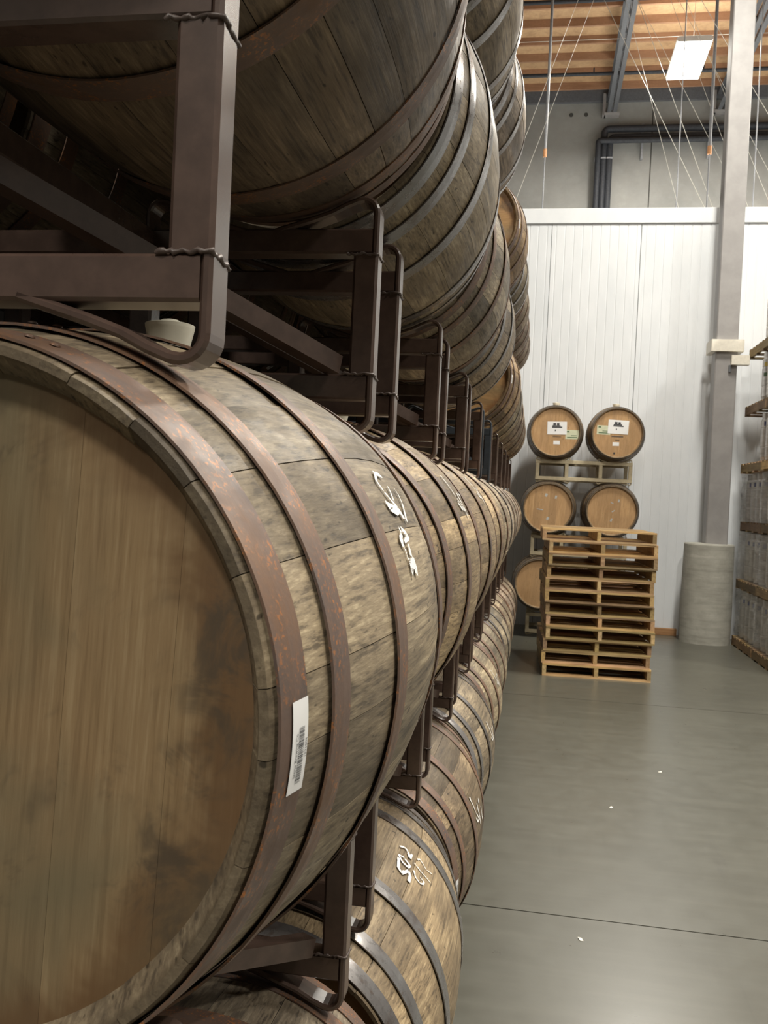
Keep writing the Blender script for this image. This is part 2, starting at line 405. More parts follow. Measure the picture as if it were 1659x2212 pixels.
# ------------------------------------------------------------------ ceiling lamps
m = MB(); m.cbox(-0.29, 0.29, -0.68, 0.68, 0.012, 0.10, 0.03, 'y'); fx_house = m.mesh('housing', M_house)
m = MB(); m.box(-0.275, 0.275, -0.665, 0.665, 0.0, 0.012); fx_lens = m.mesh('lens', M_emit)
m = MB(); m.tube((0, 0, 0.10), (0, 0, ZR-9.40), 0.003, 5); fx_hang = m.mesh('hanger', M_wire)
def fixture(x, y, label):
    t = thing('ceiling_lamp', label, 'lamp', (x, y, 9.40), group='high-bay ceiling lamps')
    obj('housing', fx_house, t); obj('lens', fx_lens, t); obj('hanger', fx_hang, t, (0, -0.5, 0)); obj('hanger', fx_hang, t, (0, 0.5, 0))
    for nm, e, z, rx in (('lamp_light', LAMP_DOWN, -0.01, 0), ('lamp_uplight', LAMP_UP, 0.13, PI)):
        ld = bpy.data.lights.new(nm, 'AREA'); ld.shape = 'RECTANGLE'; ld.size = 0.55; ld.size_y = 1.33; ld.energy = e; ld.color = LAMP_COL
        lo = bpy.data.objects.new(nm, ld); COL.objects.link(lo); lo.parent = t; lo.location = (0, 0, z); lo.rotation_euler = (rx, 0, 0)
fixture(2.13, 16.28, 'glowing rectangular ceiling lamp hanging above the white cold-room wall')
for y, wd in ((8.98, 'over the far end of the barrel row'), (1.68, 'over the nearest barrels')):
    fixture(2.13, y, 'rectangular ceiling lamp in the aisle line, ' + wd)
for y, wd in ((13.8, 'above the cold room'), (6.5, 'level with the far barrels'), (-0.8, 'level with the camera')):
    fixture(7.4, y, 'unseen ceiling lamp added in a right-hand line, ' + wd)  # unseen lamps added to light the barrel sides from the right
for y, wd in ((-5.6, 'nearer one'), (-12.0, 'farther one')):
    fixture(-0.55, y, 'unseen ceiling lamp added behind the camera for fill light, ' + wd)  # unseen lamps added as fill for the near head and post fronts

# ------------------------------------------------------------------ barrels
class Barrel:
    def __init__(s, L, RB, RC, hoops, nst, mat, headmat, seed):
        s.L, s.RB, s.RC, s.hoops = L, RB, RC, hoops
        rnd = random.Random(seed)
        wd = [rnd.uniform(0.7, 1.35) for _ in range(nst)]; k = 2*PI/sum(wd); a = 0.0
        s.staves = []
        for x in wd:
            s.staves.append((a + x*k/2, s.stave(x*k/2, rnd.uniform(-0.0007, 0.0009), mat))); a += x*k
        s.boards = s.heads(headmat, rnd)
        s.hm = {}
        m = MB(); rh = s.RC-0.0195
        m.lathe([(rh, L-0.046), (rh, L-0.028)], 40, 'y', False); s.rear = m.mesh('rear_head', headmat)
    def R(s, t): return s.RC + (s.RB-s.RC)*(1-((t-s.L/2)/(s.L/2))**2)
    def stave(s, a, dr, mat):
        L = s.L; ts = [0.0, 0.004, 0.030, 0.058, 0.11, 0.18, 0.26, 0.35]; ts = ts + [L/2] + [L-t for t in ts[::-1]]
        ns = 4; m = MB(); g = 0.0004
        outer = []; edge_l = []; edge_r = []
        rows = []
        for t in ts:
            R = s.R(t) + dr
            if t in (0.0, L): R -= 0.0015
            aa = a - g/R; row = []
            for k in range(ns+1):
                th = -aa + 2*aa*k/ns; r = R - (0.0005 if k in (0, ns) else 0)
                row.append((r*math.cos(th), t, r*math.sin(th)))
            rows.append(row)
        vs = [p for r in rows for p in r]; n = ns+1
        m.add(vs, [(i*n+k, (i+1)*n+k, (i+1)*n+k+1, i*n+k+1) for i in range(len(ts)-1) for k in range(ns)], True)
        # inner face and sides
        inn = []
        for i, t in enumerate(ts):
            e = min(t, L-t); R = s.R(t) + dr - (0.0085 + min(e, 0.030)*0.70)
            aa = a - g/R; inn.append([(R*math.cos(th), t, R*math.sin(th)) for th in [-aa + 2*aa*k/ns for k in range(ns+1)]])
        vi = [p for r in inn for p in r]
        m.add(vi, [(i*n+k, i*n+k+1, (i+1)*n+k+1, (i+1)*n+k) for i in range(len(ts)-1) for k in range(ns)], True)
        for side, k, q in ((0, 0, 0), (1, ns, ns)):
            vv = [p for i in range(len(ts)) for p in (rows[i][k], inn[i][q])]
            fs = [(2*i, 2*i+1, 2*i+3, 2*i+2) for i in range(len(ts)-1)]
            if side: fs = [f[::-1] for f in fs]
            m.add(vv, fs)
        for i in (0, len(ts)-1):
            f = rows[i] + inn[i][::-1]; fi = tuple(range(len(f)))
            m.add(f, [fi if i == 0 else fi[::-1]])
        return m.mesh('stave', mat)
    def heads(s, mat, rnd):
        rh = s.RC - 0.0195 + 0.0005; out = []; n = 6
        cuts = [-rh]; ws = [rnd.uniform(0.8, 1.25) for _ in range(n)]; acc = 0
        for w_ in ws: acc += w_; cuts.append(-rh + 2*rh*acc/sum(ws))
        for a, b in zip(cuts, cuts[1:]):
            a += 0.0001; b -= 0.0001
            xs = [a + (b-a)*k/6 for k in range(7)]
            top = [(x, math.sqrt(max(rh*rh-x*x, 0))) for x in xs]; bot = [(x, -z) for x, z in top[::-1]]
            P = top + bot; k = len(P); m = MB()
            vs = [(x, 0.028, z) for x, z in P] + [(x, 0.046, z) for x, z in P]
            fs = [tuple(range(k)), tuple(range(2*k-1, k-1, -1))] + [(i, k+i, k+(i+1) % k, (i+1) % k) for i in range(k)]
            m.add(vs, fs); out.append(m.mesh('head_board', mat))
        return out
    def hoop_mesh(s, t0, t1, mat):
        key = (t0, mat.name)
        if key in s.hm: return s.hm[key]
        m = MB(); near = t0 < s.L/2
        o0, o1 = (0.0050, 0.0024) if near else (0.0024, 0.0050)
        th = 0.0022; n = 112
        r0, r1 = s.R(t0)+o0, s.R(t1)+o1; tm = (t0+t1)/2; rm = (r0+r1)/2 + 0.0006
        m.lathe([(r0, t0), (rm, tm)], n, 'y', True, False); m.lathe([(rm, tm), (r1, t1)], n, 'y', True, False)
        m.lathe([(r0-th, t0), (r0, t0)], n, 'y', False, False); m.lathe([(r1, t1), (r1-th, t1)], n, 'y', False, False)
        m.lathe([(r1-th, t1), (r0-th, t0)], n, 'y', True, False)
        s.hm[key] = m.mesh('hoop', mat); return s.hm[key]

OAK = Barrel(0.87, 0.33, 0.275, [(0.004,0.046),(0.086,0.123),(0.248,0.291),(0.579,0.622),(0.747,0.784),(0.824,0.866)], 25, M_stave, M_head, 3)
OAK2 = Barrel(0.87, 0.33, 0.275, OAK.hoops, 27, M_stave, M_head, 11)
WINE = Barrel(0.94, 0.36, 0.308, [(0.006,0.046),(0.085,0.120),(0.27,0.31),(0.63,0.67),(0.82,0.855),(0.894,0.934)], 26, M_wine, M_winehead, 5)
m = MB(); m.lathe([(0.022,-0.02),(0.0235,0.006),(0.029,0.030),(0.0295,0.034),(0.027,0.035),(0.024,0.031)], 28, 'z', True, False)
m.lathe([(0.0,0.042),(0.010,0.040),(0.018,0.034),(0.025,0.029)][::-1], 28, 'z', True, False); bung_me = m.mesh('bung', M_bung)
m = MB(); m.lathe([(0.0042,0.0),(0.0038,0.0012),(0.002,0.0021),(0.0,0.0024)], 10, 'z', True, False); rivet_me = m.mesh('rivet', M_rust)

def stroke_mesh(B, strokes, mat, name, lift=0.0022):
    """painted strokes on the barrel surface: lists of (t, theta, width)"""
    m = MB()
    for pts in strokes:
        Q = []
        for (t0, a0, w0), (t1, a1, w1) in zip(pts, pts[1:]):
            for k in range(6): u = k/6; Q.append((t0+(t1-t0)*u, a0+(a1-a0)*u, w0+(w1-w0)*u))
        Q.append(pts[-1])
        vs = []
        for i, (t, a, wd) in enumerate(Q):
            p = Q[max(i-1,0)]; q = Q[min(i+1,len(Q)-1)]; R = B.R(t)
            dt, da = q[0]-p[0], (q[1]-p[1])*R; ln = math.hypot(dt, da) or 1
            nt, na = -da/ln, dt/ln
            for sg in (-0.95, 0.95):
                tt = t + nt*sg*wd/2; aa = a + na*sg*wd/2/R; rr = B.R(tt) + lift
                vs.append((rr*math.cos(aa), tt, rr*math.sin(aa)))
        m.add(vs, [(2*i, 2*i+1, 2*i+3, 2*i+2) for i in range(len(Q)-1)], True)
    return m.mesh(name, mat)

def hoop_patch(B, t0, t1, a0, a1, lift, na=14):
    """curved patch lying on a hoop; returns function (u along axis, v round) -> point"""
    def P(u, v):
        t = t0 + (t1-t0)*u; a = a0 + (a1-a0)*v
        r0, r1 = B.R(0.004)+0.0050, B.R(0.046)+0.0024
        r = r0 + (r1-r0)*(t-0.004)/0.042 + 0.0008 + lift
        return (r*math.cos(a), t, r*math.sin(a))
    return P
def patch_mesh(P, name, mat, u0=0, u1=1, v0=0, v1=1, n=10, mb=None):
    m = mb or MB()
    vs = []
    for k in range(n+1):
        v = v0 + (v1-v0)*k/n; vs += [P(u0, v), P(u1, v)]
    m.add(vs, [(2*k, 2*k+1, 2*k+3, 2*k+2) for k in range(n)], True)
    return m if mb else m.mesh(name, mat)

def text_polys(body):
    cu = bpy.data.curves.new('lettering', 'FONT'); cu.body = body; cu.resolution_u = 3
    o = bpy.data.objects.new('lettering', cu); COL.objects.link(o)
    dg = bpy.context.evaluated_depsgraph_get(); me = o.evaluated_get(dg).to_mesh()
    vs = [tuple(v.co) for v in me.vertices]; fs = [tuple(p.vertices) for p in me.polygons]
    o.evaluated_get(dg).to_mesh_clear(); bpy.data.objects.remove(o); bpy.data.curves.remove(cu)
    xs = [v[0] for v in vs]; x0, x1 = min(xs), max(xs)
    return [((v[0]-x0)/(x1-x0), v[1]) for v in vs], fs

ORD = ['nearest the camera'] + [k + ' from the camera' for k in ('second', 'third', 'fourth', 'fifth', 'sixth', 'seventh', 'eighth', 'ninth', 'farthest')]
TIER = ['floor tier', 'second tier', 'third tier', 'top tier']
def build_barrel(B, name, label, loc, group, hoopmat, tint, detail=True, seed=0, cat='barrel', bung=True, hooptint=(1,1,1)):
    rnd = random.Random(seed)
    t = thing(name, label, cat, (loc[0], loc[1], loc[2]-B.RB), group=group)
    off = rnd.uniform(0, 2*PI); up = (0, 0, B.RB)
    if detail:
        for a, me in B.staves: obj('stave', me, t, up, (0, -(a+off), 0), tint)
        hr = 0.04 if (loc[1] < 0.7 or name == 'wine_barrel') else rnd.uniform(-0.35, 0.35) + rnd.choice((0, PI/2))
        for me in B.boards: obj('head_board', me, t, up, (0, hr, 0), tint)
    else:
        vs = MB()
        for a, me in B.staves:
            c, s_ = math.cos(a), math.sin(a)
            vs.add([(v.co.x*c - v.co.z*s_, v.co.y, v.co.x*s_ + v.co.z*c) for v in me.vertices], [tuple(p.vertices) for p in me.polygons], True)
        if not hasattr(B, 'joined'):
            B.joined = vs.mesh('body', B.staves[0][1].materials[0])
            hb = MB(); hb.lathe([(B.RC-0.0195, 0.028), (B.RC-0.0195, 0.046)], 40, 'y', False); B.hdisc = hb.mesh('head', B.boards[0].materials[0])
        obj('body', B.joined, t, up, (0, -off, 0), tint); obj('head', B.hdisc, t, up, (0, off, 0), tint)
    obj('rear_head', B.rear, t, up, (0, 0, 0), tint)
    for k, (a, b) in enumerate(B.hoops):
        h = obj('hoop', B.hoop_mesh(a, b, hoopmat), t, up, (0, 0, 0), hooptint)
        if detail and name != 'wine_barrel' and loc[1] < 3.0:
            for j in range(2):
                aa = 1.25 + 0.17*k + j*0.075; tm = (a+b)/2; r = B.R(tm)+0.0043
                obj('rivet', rivet_me, h, (r*math.cos(aa), tm, r*math.sin(aa)), (0, PI/2-aa, 0))
    if bung:
        bo = obj('bung', bung_me, t, (0, B.L/2, 2*B.RB))
        if name == 'wine_barrel': bo.scale = (1.6, 1.6, 1.25)
    return t

def drift(y): return -0.008*y
XB, Y0, PY = -0.442, 0.588, 0.93
ZT = [0.624, 1.515, 2.406, 3.297]
RB_ = {}; RB2_ = {}
GALV = {(0,1), (0,3), (2,1), (3,2), (3,3), (1,5), (0,6), (2,3), (3,6), (2,6)}
rt = random.Random(21)
for tier in range(4):
    for i in range(10):
        if i == 4 and tier >= 2: continue
        br = rt.uniform(0.82, 1.2); tint = (br, br*rt.uniform(0.95, 1.0), br*rt.uniform(0.86, 1.0))
        jx, jy = 0.0, rt.uniform(-0.006, 0.004)
        if tier == 1 and i == 0: tint = (1.0, 0.97, 0.88); jx = jy = 0
        if tier == 0 and i == 1: tint = (1.40, 1.28, 1.06); jx = jy = 0
        if tier == 1 and i == 1: tint = (1.5, 1.34, 1.05)
        if tier == 2 and i == 0: tint = (0.60, 0.54, 0.48)  # dark-stained barrel, tint lowered further to stand in for shade on its underside
        if tier == 1 and i in (2, 3): tint = (1.32, 1.18, 0.95)
        if tier == 0 and i == 2: tint = (1.05, 0.95, 0.8); jx = jy = 0
        if (tier, i) in ((3, 5), (2, 5)): tint = (1.35, 1.1, 0.8)
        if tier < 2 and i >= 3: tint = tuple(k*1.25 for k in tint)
        g = (tier, i) in GALV
        ht = rt.uniform(0.8, 1.15)
        lab = 'weathered oak barrel with %s hoops, left stack, %s, %s' % ('grey' if g else 'rusty', TIER[tier], ORD[i])
        y = Y0 + PY*i
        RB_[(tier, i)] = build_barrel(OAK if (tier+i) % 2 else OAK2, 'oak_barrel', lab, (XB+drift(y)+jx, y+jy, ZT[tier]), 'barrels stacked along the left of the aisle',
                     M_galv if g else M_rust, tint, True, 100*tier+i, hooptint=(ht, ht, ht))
        # the barrel beside it on the same rack, away from the aisle
        lab2 = 'dark oak barrel, wall side of left stack, %s, %s' % (TIER[tier], ORD[i])
        RB2_[(tier, i)] = build_barrel(OAK, 'oak_barrel', lab2, (XB+drift(y)-0.76, y+jy, ZT[tier]), 'barrels on the wall side of the left stack', M_rust, (0.8, 0.78, 0.72), False, 900+100*tier+i)

def sh14(S): return [[(t-0.014, a, wd) for t, a, wd in q] for q in S]
def on(b, name, me): return obj(name, me, b, (0, 0, OAK.RB))
# white paint-marker scrawl
W1, W2 = 0.006, 0.010
ch = [[(.391,.635,.006),(.415,.63,.006),(.428,.611,.004)], [(.395,.631,.006),(.379,.605,.006),(.386,.562,.005),(.404,.521,.005)],
      [(.425,.584,.004),(.421,.559,.005),(.413,.529,.006)], [(.463,.577,.003),(.468,.553,.004),(.463,.518,.005),(.435,.452,.007)],
      [(.366,.526,.006),(.373,.508,.012),(.396,.494,.014),(.415,.497,.010)], [(.404,.524,.006),(.417,.492,.010),(.428,.451,.010)],
      [(.378,.427,.010),(.361,.388,.012),(.366,.369,.006)], [(.383,.425,.010),(.405,.40,.010),(.376,.388,.006)], [(.367,.363,.006),(.367,.328,.005)],
      [(.392,.376,.006),(.387,.334,.012)], [(.368,.315,.010),(.396,.307,.016),(.391,.273,.014)], [(.371,.307,.014),(.376,.282,.016)]]
on(RB_[(1,0)], 'paint_scrawl', stroke_mesh(OAK, sh14(ch), M_chalk, 'paint_scrawl'))['label'] = 'white hand-painted scrawl'
n5 = [[(.407,.90,.007),(.392,.918,.007),(.399,.949,.008),(.44,.972,.008)], [(.388,.913,.007),(.424,.876,.008),(.408,.853,.009),(.384,.849,.009)],
      [(.452,.982,.006),(.46,.944,.006),(.449,.879,.008),(.435,.888,.007),(.435,.935,.006),(.451,.979,.006)],
      [(.496,.992,.006),(.509,.964,.006),(.507,.934,.007),(.481,.897,.009)], [(.481,.897,.008),(.508,.892,.006)],
      [(.446,.843,.006),(.427,.816,.005),(.422,.774,.005),(.432,.747,.005),(.446,.742,.005),(.447,.783,.004)],
      [(.479,.856,.005),(.472,.791,.004),(.477,.692,.003)], [(.509,.842,.005),(.524,.823,.004),(.515,.785,.004),(.508,.754,.003),(.523,.695,.003)]]
on(RB_[(0,1)], 'painted_number', stroke_mesh(OAK, sh14(n5), M_chalk, 'painted_number'))['label'] = 'hand-painted white numbers 502 and 612'
n3 = [[(.34,.46,.008),(.33,.473,.008),(.338,.411,.006),(.345,.319,.006)], [(.40,.347,.008),(.39,.315,.010),(.395,.228,.012),(.39,.162,.008)],
      [(.33,.275,.010),(.345,.237,.010),(.36,.228,.008)], [(.45,.337,.012),(.43,.321,.008)], [(.35,.303,.006),(.38,.214,.008)], [(.46,.26,.008),(.45,.17,.010),(.47,.12,.008)]]
on(RB_[(0,2)], 'paint_scrawl', stroke_mesh(OAK, sh14(n3), M_chalk, 'paint_scrawl'))['label'] = 'white hand-painted scrawl'
for key, sh in (((0,3), 0.0), ((1,1), 0.25), ((1,2), 0.35), ((0,4), 0.15)):
    q = [[(t+0.02, a+sh, wd) for t, a, wd in s_] for s_ in n3[:5]]
    on(RB_[key], 'paint_scrawl', stroke_mesh(OAK, q, M_chalk, 'paint_scrawl'))
# bar-code labels on the head hoops
def barcode(b, a0, a1, printed):
    P = hoop_patch(OAK, 0.019, 0.0440, a0, a1, 0.0006)
    lb = on(b, 'barcode_label', patch_mesh(P, 'barcode_label', M_white)); lb['label'] = 'white paper bar-code label stuck on the end hoop'
    Q = hoop_patch(OAK, 0.019, 0.0440, a0, a1, 0.0010)
    m = MB(); rr = random.Random(4); v = 0.10
    while v < 0.70:
        wd = rr.choice((0.004, 0.004, 0.007, 0.011)); patch_mesh(Q, '', None, 0.40, 0.74, v, v+wd, 1, m); v += wd + rr.choice((0.004, 0.005, 0.008, 0.012))
    obj('bar_code', m.mesh('bar_code', M_ink), lb)
    if printed:
        for body, v0, v1, u0, hgt in (('Stone Brewing Co.', 0.17, 0.66, 0.34, 0.20), ('1971004', 0.36, 0.56, 0.94, 0.15)):
            vs, fs = text_polys(body); m = MB()
            m.add([Q(u0 - y*hgt, v0 + (v1-v0)*x) for x, y in vs], fs, False)
            obj('lettering', m.mesh('lettering', M_ink), lb)
barcode(RB_[(1,0)], -0.145, 0.088, True); barcode(RB2_[(2,3)], -1.02, -0.62, False)
for k in ((1,1), (0,2), (0,3), (2,5), (3,6), (2,6), (3,5)):
    barcode(RB_[k], -0.12, 0.05, False)

# ------------------------------------------------------------------ barrel racks
RW, RD, TB = 1.136, 0.713, 0.038
def saddle_path(up):
    """outline of the bent flat bar, aisle side at x = 0 (centre line of the bar)"""
    h = 0.005; r = 0.020; pts = [(-h, 0.090), (-h, h+r)]
    for k in range(1, 7):
        a = PI/2*k/6; pts.append((-h - r*(1-math.cos(a)), h + r*(1-math.sin(a))))
    pts += [(-0.034, h+0.0015), (-0.052, 0.0135), (-0.074, 0.0245), (-0.104, 0.0350), (-0.165, 0.0535)]
    return [(x, 0.357-z) if up else (x, z) for x, z in pts]
def saddle_mesh(up, flip, mat, inner):
    P = saddle_path(up)
    if inner: P = [(P[0][0], (0.357-0.052) if up else 0.052)] + P[1:]
    if flip: P = [(-x, z) for x, z in P]
    m = MB(); n = len(P); c = 0.003; a, b = 0.005, TB/2
    prof = [(-a+c,-b),(a-c,-b),(a,-b+c),(a,b-c),(a-c,b),(-a+c,b),(-a,b-c),(-a,-b+c)]
    def fr(i):
        p = P[max(i-1,0)]; q = P[min(i+1,n-1)]; d = Vector((q[0]-p[0], 0, q[1]-p[1])).normalized()
        return Vector((d.z, 0, -d.x)), Vector((0, 1, 0))
    m.sweep([(x, TB/2, z) for x, z in P], prof, fr)
    # faces may wind either way: fix by flipping if needed is not required for closed solids
    return m.mesh('saddle', mat)
class RackKit:
    def __init__(s, mat):
        s.mat = mat
        m = MB(); m.cbox(0, TB, 0, TB, 0.087, 0.270, 0.004, 'z'); s.post = m.mesh('post', mat)
        m = MB(); m.cbox(-RW+0.010, -0.010, 0, TB, 0, TB, 0.003, 'x'); s.rail = m.mesh('rail', mat)
        m = MB(); m.cbox(0, TB, TB, RD-TB, 0, TB, 0.003, 'y'); s.cross = m.mesh('cross_tube', mat)
        s.sad = {(u, f, n): saddle_mesh(u, f, mat, n) for u in (0, 1) for f in (0, 1) for n in (0, 1)}
        m = MB(); A = Vector((-0.43, TB, 0.278)); B_ = Vector((-0.060, RD-TB, 0.100)); d = (B_-A).normalized()
        a = Vector((0, 0, 1)).cross(d).normalized(); b = d.cross(a)
        m.sweep([A, B_], [(-0.014,-0.014),(0.014,-0.014),(0.014,0.014),(-0.014,0.014)], lambda i: (a, b)); s.brace = m.mesh('brace', mat)
        m = MB(); A.x = -RW - A.x; B_.x = -RW - B_.x; d = (B_-A).normalized(); a = Vector((0, 0, 1)).cross(d).normalized(); b = d.cross(a)
        m.sweep([A, B_], [(-0.014,-0.014),(0.014,-0.014),(0.014,0.014),(-0.014,0.014)], lambda i: (a, b)); s.brace2 = m.mesh('brace', mat)
rw = random.Random(9)
def weld_mesh():
    m = MB(); P = []; 
    for k in range(16): P.append((-0.047 + 0.047*k/15 + rw.uniform(-.001,.001), rw.uniform(-.0012, .0008), rw.uniform(-.0016, .0016)))
    for k in range(1, 11): P.append((rw.uniform(-.0008, .0012), TB*k/10, -0.004*k/10 + rw.uniform(-.0016, .0016)))
    m.polytube(P, [rw.uniform(0.0014, 0.0027) for _ in P], 6)
    return m.mesh('weld_bead', M_weld)
welds = [weld_mesh() for _ in range(3)]
KIT = {k: RackKit(m_) for k, m_ in (('brown', M_rack), ('navy', M_racknavy))}
def build_rack(loc, label, kit, weld, group):
    K = KIT[kit]; t = thing('barrel_rack', label, 'rack', loc, group=group)
    for y in (0, RD-TB):
        for x in (-TB, -0.380-TB/2, -RW+0.380-TB/2, -RW): obj('post', K.post, t, (x, y, 0))
        for z in (0.049, 0.270): obj('rail', K.rail, t, (0, y, z))
        for up in (0, 1):
            obj('saddle', K.sad[(up,0,0)], t, (0, y, 0)); obj('saddle', K.sad[(up,1,1)], t, (-0.376, y, 0))
            obj('saddle', K.sad[(up,1,0)], t, (-RW, y, 0)); obj('saddle', K.sad[(up,0,1)], t, (-RW+0.376, y, 0))
        if weld:
            for k, z in enumerate((0.088, 0.269)): obj('weld_bead', welds[(k+int(y*7)) % 3], t, (0, y, z), (0, 0, 0))
    for x in (-0.380-TB/2, -RW+0.380-TB/2):
        for z in (0.049, 0.270): obj('cross_tube', K.cross, t, (x, 0, z))
    obj('brace', K.brace, t); obj('brace', K.brace2, t)
    return t
LV = ['on the floor', 'between floor tier and second tier', 'between second and third tiers', 'between third and top tiers']
for lv in range(4):
    for i in range(10):
        if i == 4 and lv == 3: continue
        y = 0.668 + PY*i; jx = 0.0
        kit = 'navy' if (i == 4 and lv == 2) else 'brown'
        build_rack((-0.254+drift(y)+jx, y, 0.891*lv), '%s steel barrel rack %s, %s' % ('dark blue' if kit == 'navy' else 'brown', LV[lv], ORD[i]), kit, i < 3 and lv in (1, 2), 'brown steel racks of the left stack')

# ------------------------------------------------------------------ pale barrels stacked against the white wall
def tan_rack(loc, label):
    t = thing('barrel_rack', label, 'rack', loc, group='tan steel racks by the white wall')
    Wd, D_, T, z0, z1 = 1.18, 0.66, 0.045, 0.05, 0.305
    for y in (0, D_-T):
        for x in (0, 0.36, Wd-0.36-T, Wd-T):
            m = MB(); m.cbox(x, x+T, y, y+T, z0+T, z1-T, 0.004, 'z'); obj('post', m.mesh('post', M_racktan), t)
        for z in (z0, z1-T):
            m = MB(); m.cbox(0, Wd, y, y+T, z, z+T, 0.004, 'x'); obj('rail', m.mesh('rail', M_racktan), t)
        for xc in (0.215, Wd-0.215):
            for sg in (-1, 1):
                for up in (0, 1):
                    P = [(0.205,0), (0.205,0.020), (0.200,0.026), (0.188,0.028), (0.140,0.010), (0.100,0.0)]
                    if not up: P = [(a, b*0.85) for a, b in P]
                    m = MB(); m.polytube([(xc+sg*a, y+T/2, z1+b if up else z0-b) for a, b in P], 0.007, 6); obj('saddle', m.mesh('saddle', M_racktan), t)
    for x in (0.36, Wd-0.36-T):
        for z in (z0, z1-T):
            m = MB(); m.cbox(x, x+T, T, D_-T, z, z+T, 0.004, 'y'); obj('cross_tube', m.mesh('cross_tube', M_racktan), t)
    return t
tan_rack((-0.115, 11.53, 0.0), 'tan steel rack standing on the floor under the pale barrels')
tan_rack((-0.100, 11.53, 0.985), 'tan steel rack, middle one, half hidden behind the pallets')
tan_rack((-0.082, 11.53, 1.935), 'tan steel rack, topmost, under the two labelled barrels')
WB = {}
for key, x, z, lab in (('tl', 0.139, 2.585, 'pale oak barrel with labels, upper left of the stack by the wall'),
                       ('tr', 0.890, 2.589, 'pale oak barrel with labels, upper right of the stack by the wall'),
                       ('ml', 0.096, 1.632, 'pale oak barrel, middle row left, chalk marks on its head'),
                       ('mr', 0.867, 1.632, 'pale oak barrel, middle row right, chalk marks on its head'),
                       ('bl', 0.040, 0.682, 'pale oak barrel, bottom row left, half hidden by pallets'),
                       ('br', 0.800, 0.682, 'pale oak barrel, bottom row right, behind the stacked pallets')):
    WB[key] = build_barrel(WINE, 'wine_barrel', lab, (x, 11.40, z), 'pale barrels by the white wall', M_galv, (1, 1, 1), True, 50+len(WB), hooptint=(0.62, 0.58, 0.55))
def plate(b, name, mat, cx, cz, wd, hg, th=0.0012, rot=0.0, y=0.0268, label=None):
    m = MB(); m.box(-wd/2, wd/2, 0, th, -hg/2, hg/2)
    o = obj(name, m.mesh(name, mat), b, (cx, y, WINE.RB+cz), (0, rot, 0))
    if label: o['label'] = label
    return o
def print_line(lb, cx, cz, wd, hg, mat=M_ink):
    m = MB(); m.box(-wd/2, wd/2, 0, 0.0006, -hg/2, hg/2); obj('print', m.mesh('print', mat), lb, (cx, -0.0008, cz))
for key, (wx, wz, ww, wh), (gx, gz), (ox, oz), rt_ in (('tl', (0.018,0.045,0.238,0.160), (0.205,-0.030), (0.020,-0.135), -0.02), ('tr', (0.005,0.078,0.245,0.170), (-0.168,0.036), (-0.015,-0.132), 0.04)):
    b = WB[key]
    lb = plate(b, 'green_label', M_green, gx, gz, 0.163, 0.112, rot=rt_*0.5, label='pale green printed label')
    print_line(lb, 0.0, -0.035, 0.12, 0.012, M_inkgrn); print_line(lb, 0.02, -0.012, 0.07, 0.008, M_inkgrn); print_line(lb, -0.05, 0.035, 0.03, 0.018, M_inkgrn)
    lb = plate(b, 'white_label', M_white, wx, wz, ww, wh, y=0.0248, rot=rt_, label='white printed label with dark lettering')
    for cx, cz, wd, hg in ((-0.03, 0.048, 0.035, 0.026), (0.012, 0.048, 0.030, 0.026), (-0.008, 0.026, 0.10, 0.014), (0.0, 0.010, 0.125, 0.014), (-0.02, -0.030, 0.012, 0.020)):
        print_line(lb, cx, cz, wd, hg)
    plate(b, 'white_tag', M_white, ox, oz, 0.078, 0.045, label='small white tag')
plate(WB['tr'], 'stencil', M_ink, 0.0, -0.040, 0.14, 0.010); plate(WB['tr'], 'stencil', M_ink, 0.0, -0.082, 0.05, 0.010)
plate(WB['tl'], 'stencil', M_ink, 0.02, -0.062, 0.10, 0.006)
m = MB(); m.lathe([(0.012, 0.024), (0.012, 0.03)], 12, 'y'); obj('tap_hole', m.mesh('tap_hole', M_ink), WB['tr'], (-0.03, 0, WINE.RB-0.245))
for key, marks in (('ml', [(-0.10,-0.02,0.13,0.016,0.1), (0.0,-0.13,0.05,0.05,0.5), (-0.03,0.16,0.05,0.05,0.3), (0.09,0.14,0.04,0.05,0.2)]), ('mr', [(0.0,0.10,0.06,0.014,0.4), (0.08,0.13,0.035,0.045,0.2), (0.02,0.0,0.07,0.014,-0.6), (0.0,-0.11,0.035,0.05,0.4)]), ('bl', [(0.14,-0.02,0.035,0.10,0.1)])):
    for cx, cz, wd, hg, ro in marks: plate(WB[key], 'chalk_mark', M_greychalk, cx, cz, wd*0.6, hg*0.8, rot=ro)

# ------------------------------------------------------------------ stacked pallets
def pallet(loc, rz, label, group, seed, wd=1.04, dp=1.20, hg=0.1205, name='wooden_pallet', dim=1.0):
    r = random.Random(seed); t = thing(name, label, 'pallet', loc, (0, 0, rz), group)
    def tint():
        b = r.uniform(0.6, 1.5)*dim; return (b, b*r.uniform(0.88, 1.04), b*r.uniform(0.75, 1.08))
    th = 0.016
    for k in range(7):
        bw = 0.115 if k in (0, 6) else 0.092; y = (dp-0.115)*k/6
        m = MB(); m.box(-wd/2, wd/2, y, y+bw, hg-th, hg); obj('deck_board', m.mesh('deck_board', M_pine_x), t, color=tint())
    for k in range(4):
        y = (dp-0.105)*k/3; m = MB(); m.box(-wd/2, wd/2, y, y+0.105, 0, th); obj('bottom_board', m.mesh('bottom_board', M_pine_x), t, color=tint())
    for x in (-wd/2, -0.019, wd/2-0.038):
        m = MB(); m.box(x, x+0.038, 0.002, dp-0.002, th, hg-th); obj('stringer', m.mesh('stringer', M_pine_y), t, color=tint())
    return t
